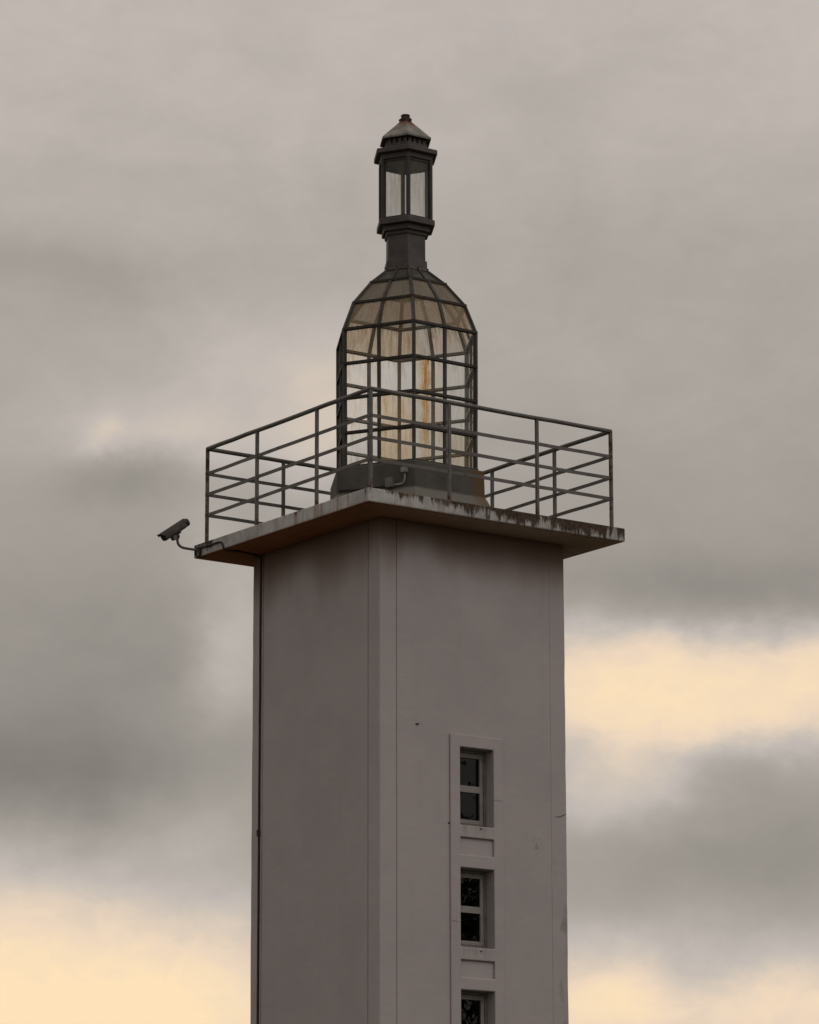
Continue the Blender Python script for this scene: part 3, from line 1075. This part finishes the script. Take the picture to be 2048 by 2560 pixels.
b = MB()
L = (re_c - fr_c).length
b.rings([ell(fr_c + axv * a_, 0.049 * s_, 0.047 * s_) for a_, s_ in ((0.0, 0.86), (0.006, 0.98), (0.02, 1.0), (0.11, 1.0), (0.113, 0.97), (0.117, 1.0), (L - 0.07, 1.0), (L - 0.055, 0.93))])
b.build('housing', M_CAMBODY, cctv, smooth=False)
b = MB()
b.rings([ell(fr_c + axv * (L + a_), 0.044 * s_, 0.044 * s_) for a_, s_ in ((-0.060, 0.9), (-0.05, 1.0), (-0.012, 1.0), (0.0, 0.88), (0.006, 0.6))])
b.build('end_cap', M_CAMDARK, cctv, smooth=True)
b = MB()
b.tube([fr_c + axv * 0.004, fr_c - axv * 0.004], 0.030, 20)
b.build('lens', M_LENS, cctv)
b = MB()
loops = []
for a_ in (-0.048, 0.06, 0.2, L - 0.035):
    arc_o, arc_i = [], []
    for q in range(9):
        an = R(22 + 136 * q / 8)
        arc_o.append(fr_c + axv * a_ + sd * (0.061 * math.cos(an)) + upv * (0.057 * math.sin(an)))
        arc_i.append(fr_c + axv * a_ + sd * (0.0575 * math.cos(an)) + upv * (0.0535 * math.sin(an)))
    if a_ < 0:
        arc_o = [p - axv * (0.0 if i in (3, 4, 5) else -0.03) for i, p in enumerate(arc_o)]
        arc_i = [p - axv * (0.0 if i in (3, 4, 5) else -0.03) for i, p in enumerate(arc_i)]
    loops.append(arc_o + arc_i[::-1])
b.rings(loops)
b.build('sun_shield', M_CAMDARK, cctv)

# ------------------------------------------------------------------ the camera's cable: coil, run along the slab edge, under the soffit, down the wall
cable = thing('camera_cable', 'black cable looped below the camera arm, running along the slab edge to the tower wall', 'cable', to_world(MX, MY, -0.1), PSI)
def cb(lx, ly, zz):
    return Vector((lx - MX, ly - MY, zz + 0.1))
b = MB()
for q in range(2):
    pts = []
    for k in range(29):
        a = 2 * math.pi * k / 28
        rr = 0.050 + 0.003 * math.sin(2 * a + q)
        pts.append(cb(-HS - 0.010 - 0.009 * q, 1.548 + rr * 1.05 * math.sin(a) + 0.003 * q, -0.098 + rr * math.cos(a)))
    b.tube(pts, 0.0068, 8)
b.build('coil', M_BLACK, cable, smooth=True)
b = MB()
path = [cb(-HS - 0.016, 1.52, -0.062), cb(-HS - 0.012, 1.455, -0.056), cb(-HS - 0.010, 1.39, -0.060), cb(-HS - 0.010, 1.32, -0.062), cb(-HS - 0.010, 1.22, -0.060),
        cb(-HS - 0.010, 1.13, -0.062), cb(-HS - 0.010, 1.085, -0.076), cb(-HS - 0.012, 1.055, -0.115), cb(-HS - 0.010, 1.035, -0.155),
        cb(-HS + 0.04, 1.02, -0.170), cb(-HS + 0.10, 1.006, -0.168), cb(-1.45, 1.01, -0.168), cb(-1.30, 1.035, -0.170), cb(-HT - 0.03, 1.035, -0.178)]
b.tube(smooth_path(path, 6), 0.0095, 8)
b.build('run', M_BLACK, cable, smooth=True)
b = MB()
b.box(cb(-1.54, 0.985, -0.182), cb(-1.51, 1.03, -0.156))
b.build('clip', M_BLACK, cable)

trunk = thing('cable_trunking', 'black vertical cable trunking down the left wall close to the far corner strip', 'trunking', to_world(-HT, 1.03, -0.16), PSI)
b = MB()
loops = []
zz = -0.02
rnd = random.Random(3)
while zz > -10.6:
    j = rnd.uniform(-0.0015, 0.0015)
    loops.append([(-0.017, -0.009 + j, zz), (0.004, -0.011 + j, zz), (0.004, 0.011 + j, zz), (-0.017, 0.009 + j, zz)])
    zz -= 0.25
b.rings(loops)
b.build('channel', M_BLACK, trunk)
b = MB()
b.box((-0.030, -0.017, -3.05), (0.003, 0.017, -2.98))
b.build('junction', M_RUST, trunk, bevel=0.003)

# ------------------------------------------------------------------ conduit and box on the plinth face
pd = 0.908 * C30
pa = PHI - math.pi / 6
conduit = thing('conduit_pipe', 'pale grey conduit elbow with a junction box fixed low on the dark lantern plinth', 'conduit', (LX + math.sin(pa) * pd, -math.cos(pa) * pd, SLAB + 0.40), pa)
def cp(t_, zz, o_=0.02):
    return Vector((t_ + 0.0, -o_, zz - 0.40))
b = MB()
b.tube(smooth_path([cp(0.346, 0.54), cp(0.346, 0.48), cp(0.345, 0.43), cp(0.330, 0.393), cp(0.295, 0.378), cp(0.215, 0.376)], 6), 0.0125, 12)
b.build('pipe', M_PVC, conduit, smooth=True)
b = MB()
b.box(cp(0.315, 0.497, 0.06), cp(0.377, 0.552, -0.02))
b.build('end_box', M_PVC, conduit, bevel=0.004)
b = MB()
b.box(cp(0.137, 0.350, 0.07), cp(0.222, 0.452, -0.02))
b.build('junction_box', M_BOX, conduit, bevel=0.004)
b = MB()
b.tube(smooth_path([cp(0.14, 0.372, 0.012), cp(0.02, 0.374, 0.012), cp(-0.15, 0.368, 0.012), cp(-0.363, 0.376, 0.014), cp(-0.43, 0.374, 0.014)], 5), 0.008, 8)
b.build('lead', M_BLACK, conduit, smooth=True)

# ------------------------------------------------------------------ tree standing to the right of the tower (mirrored in the windows)
tree = thing('broad_tree', 'tall spreading tree with a thin crown standing beyond the right edge of the view', 'tree', (13.2, -5.2, 0))
rt = random.Random(11)
tb = MB()
tips = []
def limb(p, d, ln, r, lvl):
    pts, rad = [p], [r]
    n = 6
    for k in range(n):
        d = (d + Vector((rt.uniform(-0.22, 0.22), rt.uniform(-0.22, 0.22), rt.uniform(-0.04, 0.12)))).normalized()
        p = p + d * (ln / n)
        pts.append(p)
        rad.append(r * (1 - 0.6 * (k + 1) / n))
    tb.tube(pts, rad, 7 if lvl < 2 else 5)
    if lvl >= 2:
        tips.extend(pts[2:])
    if lvl < 4:
        for q in range(4 if lvl == 0 else 3):
            a = rt.uniform(0, 6.283)
            k = rt.randint(3, n)
            up = 0.55 if lvl == 0 else 0.25
            nd = (d + Vector((math.cos(a) * 0.95, math.sin(a) * 0.95, up * rt.uniform(0.2, 1.2)))).normalized()
            limb(pts[k], nd, ln * rt.uniform(0.55, 0.72), rad[k] * 0.7, lvl + 1)
limb(Vector((0, 0, -0.2)), Vector((-0.03, 0.02, 1)).normalized(), 5.2, 0.24, 0)
M_BARK = simple('tree_bark', (0.045, 0.036, 0.028, 1), (0.085, 0.07, 0.055, 1), 12.0, 0.95, 0.1, 0.6, 0.02)
M_LEAF = simple('tree_leaves', (0.030, 0.042, 0.016, 1), (0.060, 0.072, 0.028, 1), 1.5, 0.7, 0.3)
tb.build('trunk', M_BARK, tree)
lb = MB()
for p in tips:
    for q in range(5):
        c = p + Vector((rt.gauss(0, 0.28), rt.gauss(0, 0.28), rt.gauss(0, 0.22)))
        u = Vector((rt.gauss(0, 1), rt.gauss(0, 1), rt.gauss(0, 0.6))).normalized()
        v_ = u.orthogonal().normalized()
        sz = rt.uniform(0.07, 0.13)
        lb.face([c - u * sz, c + v_ * sz * 0.45, c + u * sz, c - v_ * sz * 0.45])
lf = lb.build('crown', M_LEAF, tree)
